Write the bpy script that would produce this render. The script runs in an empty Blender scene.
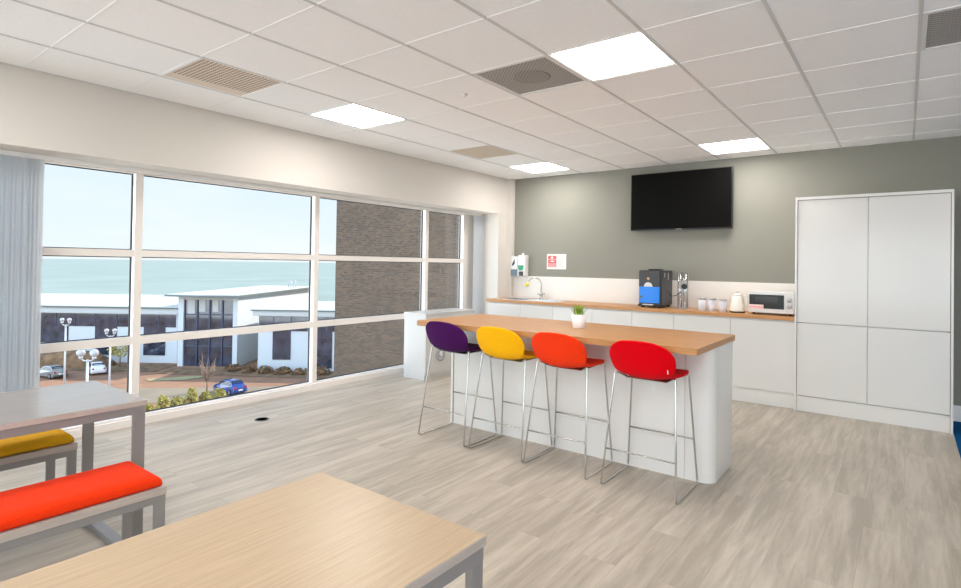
import bpy, bmesh, math, random
from mathutils import Vector, Matrix
random.seed(7)
D = bpy.data; S = bpy.context.scene; COL = S.collection
PI = math.pi
# ------------------------------------------------------------------ materials
def mat(name, col, rough=.5, metal=0, spec=.5, bump=None, noise=None, coat=0, trans=0):
    m = D.materials.new(name); m.use_nodes = True
    nt = m.node_tree; n = nt.nodes; b = n['Principled BSDF']
    b.inputs['Base Color'].default_value = (*col, 1); b.inputs['Roughness'].default_value = rough
    b.inputs['Metallic'].default_value = metal; b.inputs['Specular IOR Level'].default_value = spec
    b.inputs['Coat Weight'].default_value = coat; b.inputs['Coat Roughness'].default_value = .05
    if noise or bump:
        tc = n.new('ShaderNodeTexCoord')
    if noise:                                   # (scale, amount)
        nz = n.new('ShaderNodeTexNoise'); nz.inputs['Scale'].default_value = noise[0]; nz.inputs['Detail'].default_value = 5
        nt.links.new(tc.outputs['Object'], nz.inputs['Vector'])
        mr = n.new('ShaderNodeMapRange'); mr.inputs[1].default_value = .3; mr.inputs[2].default_value = .7
        mr.inputs[3].default_value = 1 - noise[1]; mr.inputs[4].default_value = 1 + noise[1]
        nt.links.new(nz.outputs['Fac'], mr.inputs[0])
        vm = n.new('ShaderNodeVectorMath'); vm.operation = 'SCALE'; vm.inputs[0].default_value = col
        nt.links.new(mr.outputs[0], vm.inputs['Scale']); nt.links.new(vm.outputs[0], b.inputs['Base Color'])
    if bump:                                    # (scale, strength)
        nb = n.new('ShaderNodeTexNoise'); nb.inputs['Scale'].default_value = bump[0]; nb.inputs['Detail'].default_value = 3
        nt.links.new(tc.outputs['Object'], nb.inputs['Vector'])
        bp = n.new('ShaderNodeBump'); bp.inputs['Strength'].default_value = bump[1]; bp.inputs['Distance'].default_value = .002
        nt.links.new(nb.outputs['Fac'], bp.inputs['Height']); nt.links.new(bp.outputs[0], b.inputs['Normal'])
    return m
def emis(name, col, s):
    m = D.materials.new(name); m.use_nodes = True; b = m.node_tree.nodes['Principled BSDF']
    b.inputs['Base Color'].default_value = (.9, .9, .9, 1)
    b.inputs['Emission Color'].default_value = (*col, 1); b.inputs['Emission Strength'].default_value = s
    return m
def wood(name, c1, c2, stretch, scale=6, rough=.4, spec=.5, coat=0):
    """grain running along the axis whose stretch is smallest"""
    m = mat(name, c1, rough, spec=spec, coat=coat); nt = m.node_tree; n = nt.nodes; b = n['Principled BSDF']
    tc = n.new('ShaderNodeTexCoord'); mp = n.new('ShaderNodeMapping'); mp.inputs['Scale'].default_value = stretch
    nt.links.new(tc.outputs['Object'], mp.inputs['Vector'])
    a = n.new('ShaderNodeTexNoise'); a.inputs['Scale'].default_value = scale; a.inputs['Detail'].default_value = 8; a.inputs['Roughness'].default_value = .65
    nt.links.new(mp.outputs[0], a.inputs['Vector'])
    r = n.new('ShaderNodeValToRGB'); r.color_ramp.elements[0].position = .34; r.color_ramp.elements[1].position = .66
    r.color_ramp.elements[0].color = (*c2, 1); r.color_ramp.elements[1].color = (*c1, 1)
    nt.links.new(a.outputs['Fac'], r.inputs[0]); nt.links.new(r.outputs[0], b.inputs['Base Color'])
    bp = n.new('ShaderNodeBump'); bp.inputs['Strength'].default_value = .12; bp.inputs['Distance'].default_value = .001
    nt.links.new(a.outputs['Fac'], bp.inputs['Height']); nt.links.new(bp.outputs[0], b.inputs['Normal'])
    return m
def floor_material():
    m = mat('vinyl_planks', (.5, .46, .4), .42, spec=.5); nt = m.node_tree; n = nt.nodes; L = nt.links; b = n['Principled BSDF']
    tc = n.new('ShaderNodeTexCoord'); mp = n.new('ShaderNodeMapping'); mp.inputs['Rotation'].default_value = (0, 0, PI/2); L.new(tc.outputs['Object'], mp.inputs[0])
    br = n.new('ShaderNodeTexBrick'); br.inputs['Scale'].default_value = 1; br.inputs['Brick Width'].default_value = 1.22; br.inputs['Row Height'].default_value = .18
    br.inputs['Mortar Size'].default_value = .0012; br.inputs['Mortar Smooth'].default_value = .1; br.offset = .37
    br.inputs['Color1'].default_value = (0, 0, 0, 1); br.inputs['Color2'].default_value = (1, 1, 1, 1); br.inputs['Mortar'].default_value = (.5, .5, .5, 1)
    L.new(mp.outputs[0], br.inputs['Vector'])
    sep = n.new('ShaderNodeSeparateXYZ'); L.new(tc.outputs['Object'], sep.inputs[0])
    rnd = n.new('ShaderNodeMath'); rnd.operation = 'MULTIPLY'; rnd.inputs[1].default_value = 7.3
    bw = n.new('ShaderNodeRGBToBW'); L.new(br.outputs['Color'], bw.inputs[0]); L.new(bw.outputs[0], rnd.inputs[0])
    mx = n.new('ShaderNodeMath'); mx.operation = 'MULTIPLY'; mx.inputs[1].default_value = 30; L.new(sep.outputs[0], mx.inputs[0])
    my = n.new('ShaderNodeMath'); my.operation = 'MULTIPLY'; my.inputs[1].default_value = 2.6; L.new(sep.outputs[1], my.inputs[0])
    cb = n.new('ShaderNodeCombineXYZ'); L.new(mx.outputs[0], cb.inputs[0]); L.new(my.outputs[0], cb.inputs[1]); L.new(rnd.outputs[0], cb.inputs[2])
    g = n.new('ShaderNodeTexNoise'); g.inputs['Scale'].default_value = 1; g.inputs['Detail'].default_value = 6; g.inputs['Roughness'].default_value = .6; g.inputs['Distortion'].default_value = .6
    L.new(cb.outputs[0], g.inputs['Vector'])
    g2 = n.new('ShaderNodeTexNoise'); g2.inputs['Scale'].default_value = .35; g2.inputs['Detail'].default_value = 3; L.new(cb.outputs[0], g2.inputs['Vector'])
    a1 = n.new('ShaderNodeMath'); a1.operation = 'ADD'; L.new(g.outputs['Fac'], a1.inputs[0]); L.new(g2.outputs['Fac'], a1.inputs[1])
    a2 = n.new('ShaderNodeMath'); a2.operation = 'MULTIPLY_ADD'; a2.inputs[1].default_value = .06; L.new(bw.outputs[0], a2.inputs[0]); L.new(a1.outputs[0], a2.inputs[2])
    r = n.new('ShaderNodeValToRGB'); e = r.color_ramp.elements; e[0].position = .40; e[1].position = .60
    mr = n.new('ShaderNodeMapRange'); mr.inputs[1].default_value = 0; mr.inputs[2].default_value = 2.1; L.new(a2.outputs[0], mr.inputs[0]); L.new(mr.outputs[0], r.inputs[0])
    e[0].color = (*FLOOR_DARK, 1); e[1].color = (*FLOOR_LIGHT, 1)
    mo = n.new('ShaderNodeMixRGB'); mo.blend_type = 'MULTIPLY'; mo.inputs[2].default_value = (.86, .84, .82, 1); L.new(br.outputs['Fac'], mo.inputs[0]); L.new(r.outputs[0], mo.inputs[1])
    L.new(mo.outputs[0], b.inputs['Base Color'])
    bp = n.new('ShaderNodeBump'); bp.inputs['Strength'].default_value = .15; bp.inputs['Distance'].default_value = .001
    L.new(g.outputs['Fac'], bp.inputs['Height']); L.new(bp.outputs[0], b.inputs['Normal'])
    return m
def brick_material():
    m = mat('outdoor_brick', (.2, .15, .12), .9); nt = m.node_tree; n = nt.nodes; L = nt.links; b = n['Principled BSDF']
    tc = n.new('ShaderNodeTexCoord'); sp = n.new('ShaderNodeSeparateXYZ'); L.new(tc.outputs['Object'], sp.inputs[0])
    ad = n.new('ShaderNodeMath'); ad.operation = 'ADD'; L.new(sp.outputs[0], ad.inputs[0]); L.new(sp.outputs[1], ad.inputs[1])
    cb = n.new('ShaderNodeCombineXYZ'); L.new(ad.outputs[0], cb.inputs[0]); L.new(sp.outputs[2], cb.inputs[1])
    br = n.new('ShaderNodeTexBrick'); br.inputs['Scale'].default_value = 1; br.inputs['Brick Width'].default_value = .225; br.inputs['Row Height'].default_value = .075
    br.inputs['Mortar Size'].default_value = .007; br.inputs['Color1'].default_value = (.085, .052, .030, 1); br.inputs['Color2'].default_value = (.040, .026, .017, 1); br.inputs['Mortar'].default_value = (.095, .076, .056, 1)
    L.new(cb.outputs[0], br.inputs['Vector'])
    nz = n.new('ShaderNodeTexNoise'); nz.inputs['Scale'].default_value = .5; L.new(cb.outputs[0], nz.inputs['Vector'])
    mr = n.new('ShaderNodeMapRange'); mr.inputs[3].default_value = .75; mr.inputs[4].default_value = 1.25; L.new(nz.outputs['Fac'], mr.inputs[0])
    v = n.new('ShaderNodeVectorMath'); v.operation = 'SCALE'; L.new(br.outputs['Color'], v.inputs[0]); L.new(mr.outputs[0], v.inputs['Scale'])
    L.new(v.outputs[0], b.inputs['Base Color'])
    return m
def glass_material(name, tint=(1, 1, 1), refl=.06, top=.7):
    m = D.materials.new(name); m.use_nodes = True; nt = m.node_tree; n = nt.nodes; n.clear()
    o = n.new('ShaderNodeOutputMaterial'); t = n.new('ShaderNodeBsdfTransparent'); t.inputs[0].default_value = (*tint, 1)
    g = n.new('ShaderNodeBsdfGlossy'); g.inputs['Roughness'].default_value = .02
    f = n.new('ShaderNodeLayerWeight'); f.inputs[0].default_value = .25
    mm = n.new('ShaderNodeMapRange'); mm.inputs[3].default_value = refl; mm.inputs[4].default_value = top
    mx = n.new('ShaderNodeMixShader'); nt.links.new(f.outputs['Fresnel'], mm.inputs[0])
    nt.links.new(mm.outputs[0], mx.inputs[0]); nt.links.new(t.outputs[0], mx.inputs[1]); nt.links.new(g.outputs[0], mx.inputs[2]); nt.links.new(mx.outputs[0], o.inputs[0])
    return m
def translucent_material(name, col, thru=.5):
    m = D.materials.new(name); m.use_nodes = True; nt = m.node_tree; n = nt.nodes; n.clear()
    o = n.new('ShaderNodeOutputMaterial'); d = n.new('ShaderNodeBsdfDiffuse'); d.inputs[0].default_value = (*col, 1)
    t = n.new('ShaderNodeBsdfTranslucent'); t.inputs[0].default_value = (*col, 1); tr = n.new('ShaderNodeBsdfTransparent')
    mx = n.new('ShaderNodeMixShader'); mx.inputs[0].default_value = thru; m2 = n.new('ShaderNodeMixShader'); m2.inputs[0].default_value = .16
    nt.links.new(d.outputs[0], mx.inputs[1]); nt.links.new(t.outputs[0], mx.inputs[2]); nt.links.new(mx.outputs[0], m2.inputs[1]); nt.links.new(tr.outputs[0], m2.inputs[2]); nt.links.new(m2.outputs[0], o.inputs[0])
    return m
def dots_material(name, base, hole, pitch, rad, keep=None, diag=True):
    """perforated sheet: round holes on a lattice, optional blank strip (keep=(axis, min))"""
    m = mat(name, base, .6); nt = m.node_tree; n = nt.nodes; L = nt.links; b = n['Principled BSDF']
    tc = n.new('ShaderNodeTexCoord'); mp = n.new('ShaderNodeMapping'); L.new(tc.outputs['Object'], mp.inputs[0]); mp.inputs['Scale'].default_value = (1/pitch,)*3
    if diag: mp.inputs['Rotation'].default_value = (0, 0, PI/4)
    fr = n.new('ShaderNodeVectorMath'); fr.operation = 'FRACTION'; L.new(mp.outputs[0], fr.inputs[0])
    sb = n.new('ShaderNodeVectorMath'); sb.operation = 'SUBTRACT'; sb.inputs[1].default_value = (.5, .5, 0); L.new(fr.outputs[0], sb.inputs[0])
    ml = n.new('ShaderNodeVectorMath'); ml.operation = 'MULTIPLY'; ml.inputs[1].default_value = (1, 1, 0); L.new(sb.outputs[0], ml.inputs[0])
    ln = n.new('ShaderNodeVectorMath'); ln.operation = 'LENGTH'; L.new(ml.outputs[0], ln.inputs[0])
    lt = n.new('ShaderNodeMath'); lt.operation = 'LESS_THAN'; lt.inputs[1].default_value = rad; L.new(ln.outputs['Value'], lt.inputs[0])
    fac = lt.outputs[0]
    if keep:
        sp = n.new('ShaderNodeSeparateXYZ'); L.new(tc.outputs['Object'], sp.inputs[0])
        g = n.new('ShaderNodeMath'); g.operation = 'GREATER_THAN'; g.inputs[1].default_value = keep[1]; L.new(sp.outputs[keep[0]], g.inputs[0])
        mu = n.new('ShaderNodeMath'); mu.operation = 'MULTIPLY'; L.new(fac, mu.inputs[0]); L.new(g.outputs[0], mu.inputs[1]); fac = mu.outputs[0]
    mx = n.new('ShaderNodeMixRGB'); mx.inputs[1].default_value = (*base, 1); mx.inputs[2].default_value = (*hole, 1); L.new(fac, mx.inputs[0]); L.new(mx.outputs[0], b.inputs['Base Color'])
    return m
FLOOR_LIGHT = (.56, .495, .41); FLOOR_DARK = (.38, .33, .265)
M = {}
M['wall'] = mat('cream_paint', (.68, .64, .59), .85, spec=.2)
M['wall_green'] = mat('grey_green_paint', (.250, .243, .207), .8, spec=.25)
M['wall_grey'] = mat('side_wall_paint', (.78, .75, .71), .85, spec=.2)
M['tile'] = mat('ceiling_tile', (.95, .955, .96), .95, spec=.1, noise=(60, .02), bump=(300, .3))
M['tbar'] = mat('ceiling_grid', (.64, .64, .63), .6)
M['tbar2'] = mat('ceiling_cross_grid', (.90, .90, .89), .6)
M['floor'] = floor_material()
M['carpet'] = mat('blue_carpet', (.004, .085, .24), 1, spec=.05, noise=(120, .25), bump=(400, .8))
M['frame'] = mat('white_window_frame', (.86, .80, .75), .5)
M['trim'] = mat('white_trim', (.84, .83, .81), .45)
M['gasket'] = mat('black_gasket', (.02, .025, .03), .7)
M['glass'] = glass_material('window_glass', (.985, .992, 1), .002, .12)
M['gloss'] = mat('gloss_white_door', (.74, .718, .688), .14, spec=.45, coat=0)
M['gloss_side'] = mat('gloss_white_panel', (.77, .745, .712), .16, spec=.5)
M['carcass'] = mat('cupboard_carcass', (.70, .69, .68), .4)
M['splash'] = mat('cream_splashback', (.74, .70, .65), .3, noise=(2, .02))
M['low_white'] = mat('satin_white_cupboard', (.60, .59, .57), .4)
M['top'] = wood('oak_worktop', (.58, .285, .105), (.45, .205, .065), (1.2, 14, 14), 4, .38)
M['oak'] = wood('pale_oak', (.50, .375, .245), (.42, .305, .19), (24, 1.1, 24), 5, .34)
M['ash'] = wood('grey_ash', (.33, .30, .275), (.28, .25, .23), (24, 1.1, 24), 5, .16, spec=.9)
M['edge'] = wood('edge_band', (.50, .43, .38), (.42, .36, .32), (20, 1.1, 20), 5, .45)
M['silver'] = mat('silver_powder_coat', (.30, .285, .28), .38, metal=.35)
M['chrome'] = mat('chrome', (.52, .50, .47), .2, metal=1)
M['steel'] = mat('brushed_steel', (.62, .63, .63), .25, metal=1)
def fabric(name, col): 
    m = mat(name, col, .95, spec=.05, noise=(140, .07), bump=(500, .5)); m.node_tree.nodes['Principled BSDF'].inputs['Sheen Weight'].default_value = .04; return m
M['purple'] = fabric('purple_fabric', (.060, .008, .085)); M['yellow'] = fabric('yellow_fabric', (.95, .47, .006))
M['orange'] = fabric('orange_fabric', (.90, .045, .008)); M['red'] = fabric('red_fabric', (.70, .0005, .006))
M['bench_orange'] = fabric('orange_cushion', (.80, .040, .006)); M['mustard'] = fabric('mustard_cushion', (.62, .32, .012))
M['black'] = mat('black_plastic', (.006, .006, .006), .3); M['screen'] = mat('black_screen', (.0035, .0033, .003), .5, spec=.06)
M['dark'] = mat('dark_grey_plastic', (.035, .036, .04), .35); M['blue'] = mat('bright_blue_panel', (.004, .22, .82), .3, spec=.6)
M['white'] = mat('white_plastic', (.72, .71, .70), .35); M['cream'] = mat('cream_enamel', (.82, .79, .70), .25)
M['paper'] = mat('white_paper', (.72, .71, .69), .8); M['redink'] = mat('red_print', (.75, .12, .13), .8); M['greyink'] = mat('grey_print', (.5, .5, .5), .8)
M['green'] = mat('green_label', (.01, .28, .14), .4); M['teal'] = mat('dark_teal_plastic', (.10, .15, .20), .3); M['sponge'] = mat('yellow_rubber', (.75, .66, .06), .6)
M['canister'] = mat('pale_grey_canister', (.62, .60, .63), .35, noise=(90, .12)); M['lid'] = mat('grey_lid', (.40, .39, .40), .3)
M['pot'] = mat('white_pot', (.86, .85, .84), .35, bump=(60, .3)); M['leaf'] = mat('plant_leaf', (.10, .24, .02), .5, noise=(30, .4)); M['soil'] = mat('dark_soil', (.03, .02, .012), .9)
M['leaf2'] = mat('plant_leaf_tip', (.42, .50, .07), .5)
M['acrylic'] = glass_material('clear_acrylic', (.86, .88, .92), .18)
M['vent'] = dots_material('beige_perforated_tile', (.76, .67, .57), (.20, .13, .09), .027, .34, keep=(0, -.17), diag=False)
M['vent2'] = dots_material('cream_perforated_tile', (.74, .67, .54), (.36, .28, .19), .027, .34, diag=False)
M['grille'] = dots_material('grey_mesh_grille', (.40, .385, .37), (.22, .21, .20), .02, .36); M['grille_shade'] = dots_material('shaded_mesh_grille', (.33, .315, .30), (.17, .16, .15), .02, .36)
M['panel_light'] = emis('light_diffuser', (1, .97, .935), 13.5)
M['blind'] = translucent_material('pale_blind_fabric', (.70, .72, .74), .4)
M['blind_white'] = mat('white_blind', (.80, .80, .80), .7)
M['meshwindow'] = mat('microwave_window', (.012, .010, .010), .15); M['grommet'] = mat('dark_grommet', (.16, .17, .17), .5)
# outdoor
M['sea'] = mat('sea_water', (.23, .29, .25), .35, spec=.3, noise=(.012, .16), bump=None)
M['asphalt'] = mat('pinkish_paving', (.26, .135, .075), .95, noise=(.5, .18)); M['road'] = mat('pale_road', (.225, .18, .125), .95, noise=(.4, .12))
M['grass'] = mat('dry_grass', (.30, .26, .13), 1, noise=(3, .3)); M['bank'] = mat('brown_earth', (.17, .10, .05), 1, noise=(1.2, .5), bump=(2, 1))
M['render_white'] = mat('white_render', (.50, .53, .54), .8); M['roof'] = mat('pale_roof_sheet', (.50, .51, .46), .6, noise=(2, .04)); M['fascia'] = mat('pale_fascia', (.42, .43, .42), .6)
M['roof_edge'] = mat('grey_roof_edge', (.10, .125, .125), .5); M['darkglass'] = mat('dark_reflective_glazing', (.035, .04, .06), .06, spec=.9, noise=(.9, .6)); M['blueframe'] = mat('dark_blue_frame', (.03, .04, .08), .4)
M['brick'] = brick_material(); M['lamp_post'] = mat('galvanised_post', (.45, .46, .48), .4, metal=.3); M['globe'] = mat('frosted_globe', (.36, .37, .39), .15, spec=.8)
M['carblue'] = mat('blue_car_paint', (.01, .045, .22), .2, coat=1); M['carwhite'] = mat('white_car_paint', (.75, .76, .78), .2, coat=1); M['cardark'] = mat('grey_car_paint', (.12, .14, .15), .2, coat=1)
M['carglass'] = mat('car_glass', (.01, .012, .015), .05, spec=.8); M['tyre'] = mat('tyre_rubber', (.012, .012, .012), .8); M['hub'] = mat('alloy', (.5, .5, .52), .3, metal=1)
M['redlamp'] = mat('red_lens', (.4, .01, .01), .2)
M['shrub'] = mat('yellow_green_leaf', (.40, .35, .10), .8, noise=(3, .45)); M['shrub_dark'] = mat('brown_green_leaf', (.19, .11, .05), .9, noise=(2, .5)); M['bark'] = mat('pale_bark', (.30, .21, .15), .9)
# ------------------------------------------------------------------ mesh helpers
class MB:
    def __init__(s): s.bm = bmesh.new(); s.mi = 0
    def box(s, a, b, bev=0, seg=2):
        x0, y0, z0 = [min(p, q) for p, q in zip(a, b)]; x1, y1, z1 = [max(p, q) for p, q in zip(a, b)]
        r = bmesh.ops.create_cube(s.bm, size=1); v = r['verts']
        for p in v: p.co = Vector(((p.co.x+.5)*(x1-x0)+x0, (p.co.y+.5)*(y1-y0)+y0, (p.co.z+.5)*(z1-z0)+z0))
        if bev:
            ed = list({e for p in v for e in p.link_edges})
            bmesh.ops.bevel(s.bm, geom=ed, offset=bev, segments=seg, profile=.5, affect='EDGES')
        return s
    def prism(s, pts, z0, z1, bev=0, axis='z'):
        def P(u, w, h): return {'z': (u, w, h), 'y': (u, h, w), 'x': (h, u, w)}[axis]
        lo = [s.bm.verts.new(P(u, w, z0)) for u, w in pts]; hi = [s.bm.verts.new(P(u, w, z1)) for u, w in pts]
        fs = [s.bm.faces.new(lo[::-1]), s.bm.faces.new(hi)]
        k = len(pts)
        for i in range(k): fs.append(s.bm.faces.new((lo[i], lo[(i+1) % k], hi[(i+1) % k], hi[i])))
        if bev:
            ed = [e for e in {e for f in fs for e in f.edges} if e.is_valid and (all(v in lo for v in e.verts) or all(v in hi for v in e.verts))]
            bmesh.ops.bevel(s.bm, geom=ed, offset=bev, segments=2, profile=.5, affect='EDGES')
        return s
    def tube(s, pts, r, seg=8, closed=False, r2=None):
        pts = [Vector(p) for p in pts]; n = len(pts); rings = []; prev = None
        for i, p in enumerate(pts):
            if closed: t = (pts[(i+1) % n]-pts[i-1]).normalized()
            else: t = (pts[min(i+1, n-1)]-pts[max(i-1, 0)]).normalized()
            u = prev if prev is not None else (Vector((0, 0, 1)) if abs(t.z) < .9 else Vector((1, 0, 0)))
            u = (u - t*u.dot(t)); u.normalize(); prev = u; w = t.cross(u)
            rr = r if r2 is None else r+(r2-r)*i/(n-1)
            rings.append([s.bm.verts.new(p+(u*math.cos(a)+w*math.sin(a))*rr) for a in [2*PI*k/seg for k in range(seg)]])
        for i in range(n if closed else n-1):
            A = rings[i]; B = rings[(i+1) % n]
            for k in range(seg): 
                f = s.bm.faces.new((A[k], A[(k+1) % seg], B[(k+1) % seg], B[k])); f.smooth = True
        if not closed: s.bm.faces.new(rings[0][::-1]); s.bm.faces.new(rings[-1])
        return s
    def lathe(s, prof, c=(0, 0, 0), seg=24, axis='z', smooth=True):
        """prof: (radius, height) from bottom to top"""
        def P(r, h, a):
            x, y = r*math.cos(a), r*math.sin(a)
            return Vector(c)+Vector({'z': (x, y, h), 'y': (x, h, y), 'x': (h, x, y)}[axis])
        R = []
        for r, h in prof:
            R.append([s.bm.verts.new(P(0, h, 0))] if r == 0 else [s.bm.verts.new(P(r, h, 2*PI*k/seg)) for k in range(seg)])
        for A, B in zip(R, R[1:]):
            for k in range(seg):
                q = [A[k % len(A)], A[(k+1) % len(A)], B[(k+1) % len(B)], B[k % len(B)]]
                u = []
                for v in q:
                    if v not in u: u.append(v)
                if len(u) > 2:
                    f = s.bm.faces.new(u); f.smooth = smooth
        if len(R[0]) > 1: s.bm.faces.new(R[0][::-1])
        if len(R[-1]) > 1: s.bm.faces.new(R[-1])
        return s
    def ball(s, c, r, sub=2, sc=(1, 1, 1), jit=0):
        q = bmesh.ops.create_icosphere(s.bm, subdivisions=sub, radius=1)
        for v in q['verts']:
            k = 1+random.uniform(-jit, jit); v.co = Vector((c[0]+v.co.x*r*sc[0]*k, c[1]+v.co.y*r*sc[1]*k, c[2]+v.co.z*r*sc[2]*k))
            for f in v.link_faces: f.smooth = True
        return s
    def build(s, name, m, parent=None, world=True, tags=None, smooth=False, mods=None):
        if parent is not None and world:
            off = Vector((0, 0, 0)); p = parent
            while p is not None: off += p.location; p = p.parent
            bmesh.ops.translate(s.bm, vec=-off, verts=s.bm.verts)
        bmesh.ops.recalc_face_normals(s.bm, faces=s.bm.faces)
        me = D.meshes.new(name); s.bm.to_mesh(me); s.bm.free()
        if smooth:
            for p in me.polygons: p.use_smooth = True
        o = D.objects.new(name, me); COL.objects.link(o)
        if m is not None: me.materials.append(m)
        if parent is not None: o.parent = parent
        return o
def box(name, a, b, m, parent=None, bev=0, world=True): return MB().box(a, b, bev).build(name, m, parent, world)
def tag(o, label, cat, group=None, kind=None):
    if label: o['label'] = label
    if cat: o['category'] = cat
    if group: o['group'] = group
    if kind: o['kind'] = kind
    return o
def thing(name, label, cat, loc=(0, 0, 0), rz=0, group=None):
    o = D.objects.new(name, None); COL.objects.link(o); o.location = loc; o.rotation_euler = (0, 0, rz); o.empty_display_size = .1
    return tag(o, label, cat, group)
def struct(o): o['kind'] = 'structure'; return o
def kids(o): return [c for c in D.objects if c.parent == o]
def dup(o, parent=None, loc=None, label=None):
    c = o.copy(); COL.objects.link(c)
    if parent is not None: c.parent = parent
    if loc is not None: c.location = loc
    if label: c['label'] = label
    for k in kids(o): dup(k, c)
    return c
# ------------------------------------------------------------------ numbers of the room
H = 2.6775; BY = 6.786; LX = -4.762; WX = -5.213; RX = 5.2; NY = -4.2
GX, GY = -4.147, 3.451
# ------------------------------------------------------------------ shell
struct(box('floor', (-5.40, NY-.2, -.25), (.335, BY+.2, 0), M['floor']))
o = struct(box('floor_carpet', (.335, NY-.2, -.25), (2.0, BY+.2, 0.0), M['carpet']))
struct(box('floor_far', (2.0, NY-.2, -.25), (RX+.2, BY+.2, 0), M['floor']))
struct(box('wall_back', (-5.40, BY, 0), (RX+.2, BY+.25, H+.35), M['wall_green']))
m = MB(); m.box((RX, NY, 0), (RX+.2, BY, .45)); m.box((RX, NY, 2.40), (RX+.2, BY, H+.35)); m.box((RX, 3.0, .45), (RX+.2, BY, 2.40)); m.box((RX, NY, .45), (RX+.2, NY+.4, 2.40))
struct(m.build('wall_right', M['wall_grey']))
m = MB(); m.box((-5.40, NY-.2, 0), (RX+.2, NY, .45)); m.box((-5.40, NY-.2, 2.40), (RX+.2, NY, H+.35)); m.box((-5.40, NY-.2, .45), (-4.5, NY, 2.40)); m.box((4.9, NY-.2, .45), (RX+.2, NY, 2.40))
struct(m.build('wall_front', M['wall_grey']))
w2 = thing('window_added_front', None, None, (0, NY-.1, .45)); w2['kind'] = 'structure'; m = MB(); X_ = [-4.5+i*9.4/6 for i in range(7)]  # unseen window added behind the camera to let in extra daylight
m.box((-4.5, NY-.14, .45), (4.9, NY-.06, .51)); m.box((-4.5, NY-.14, 2.34), (4.9, NY-.06, 2.40))
for x in X_: m.box((max(x-.03, -4.5), NY-.14, .51), (min(x+.03, 4.9), NY-.06, 2.34))
m.build('window_frame', M['frame'], w2)
for a, b in zip(X_, X_[1:]): box('window_pane', (a+.03, NY-.104, .51), (b-.03, NY-.096, 2.34), M['glass'], w2)
w3 = thing('window_added_right', None, None, (RX+.1, -.4, .45)); w3['kind'] = 'structure'; m = MB(); X_ = [NY+.4+i*(3.0-NY-.4)/4 for i in range(5)]  # another added window, out of view, brightening the room from the right
m.box((RX+.06, NY+.4, .45), (RX+.14, 3.0, .51)); m.box((RX+.06, NY+.4, 2.34), (RX+.14, 3.0, 2.40))
for x in X_: m.box((RX+.06, max(x-.03, NY+.4), .51), (RX+.14, min(x+.03, 3.0), 2.34))
m.build('window_frame', M['frame'], w3)
for a, b in zip(X_, X_[1:]): box('window_pane', (RX+.096, a+.03, .51), (RX+.104, b-.03, 2.34), M['glass'], w3)
w = MB(); w.box((LX-.66, NY, 2.15), (LX, BY, H+.35)); w.box((-5.40, 6.50, 0), (LX, BY, 2.15)); w.box((-5.40, NY, 0), (LX, -2.0, 2.15))
struct(w.build('wall_left', M['wall']))
struct(box('trim_1', (LX, BY-.07, 0), (-4.672, BY, H), M['wall']))          # boxed corner beside the splashback
struct(box('baseboard_back', (.352, BY-.018, 0), (RX, BY, .145), M['trim']))
# ceiling : tiles with openings for lights and grilles
lights = [(c, r) for c in (0, 4, 8, 12) for r in (-12, -7, -2, 3)]          # column, row index of the lower left corner
def cell(c, r): return (GX+.6*c, GY+.6*r)
L_vis = {(0, -1): 'square ceiling light nearest the long window, left of the grey mesh grille', (0, 4): 'small-looking ceiling light in the far corner beside the cream perforated tile',
         (4, -1): 'largest ceiling light, touching the dark grey mesh grille', (4, 4): 'ceiling light closest above the wall television'}
L_cells = [(c, r) for c in (0, 4, 8, 12) for r in (-11, -6, -1, 4) if not (c >= 8 and r > -6)]
V_cells = [(0, -3, 'vent'), (0, 2, 'vent2'), (3, -1, 'grille'), (7, 0, 'grille')]
skip = {(c, r) for c, r in L_cells} | {(c, r) for c, r, _ in V_cells}
cm = MB()
c0 = -2; c1 = 17; r0 = -14; r1 = 6
for c in range(c0, c1):
    for r in range(r0, r1):
        if (c, r) in skip: continue
        x, y = cell(c, r); a = (max(x, LX), max(y, NY)); b = (min(x+.6, RX), min(y+.6, BY))
        if b[0]-a[0] < .01 or b[1]-a[1] < .01: continue
        cm.box((a[0], a[1], H), (b[0], b[1], H+.03))
cm.box((-5.4, NY-.2, H+.35), (RX+.2, BY+.25, H+.45))
struct(cm.build('ceiling', M['tile']))
gm = MB(); gk = MB()
for c in range(c0+1, c1):
    x = GX+.6*c
    if LX < x < RX: gm.box((x-.009, NY, H-.004), (x+.009, BY, H))
for r in range(r0, r1+1):
    y = GY+.6*r
    if NY < y < BY: gk.box((LX, y-.006, H-.003), (RX, y+.006, H))
struct(gm.build('trim_2', M['tbar'])); struct(gk.build('trim_3', M['tbar2']))
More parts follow.
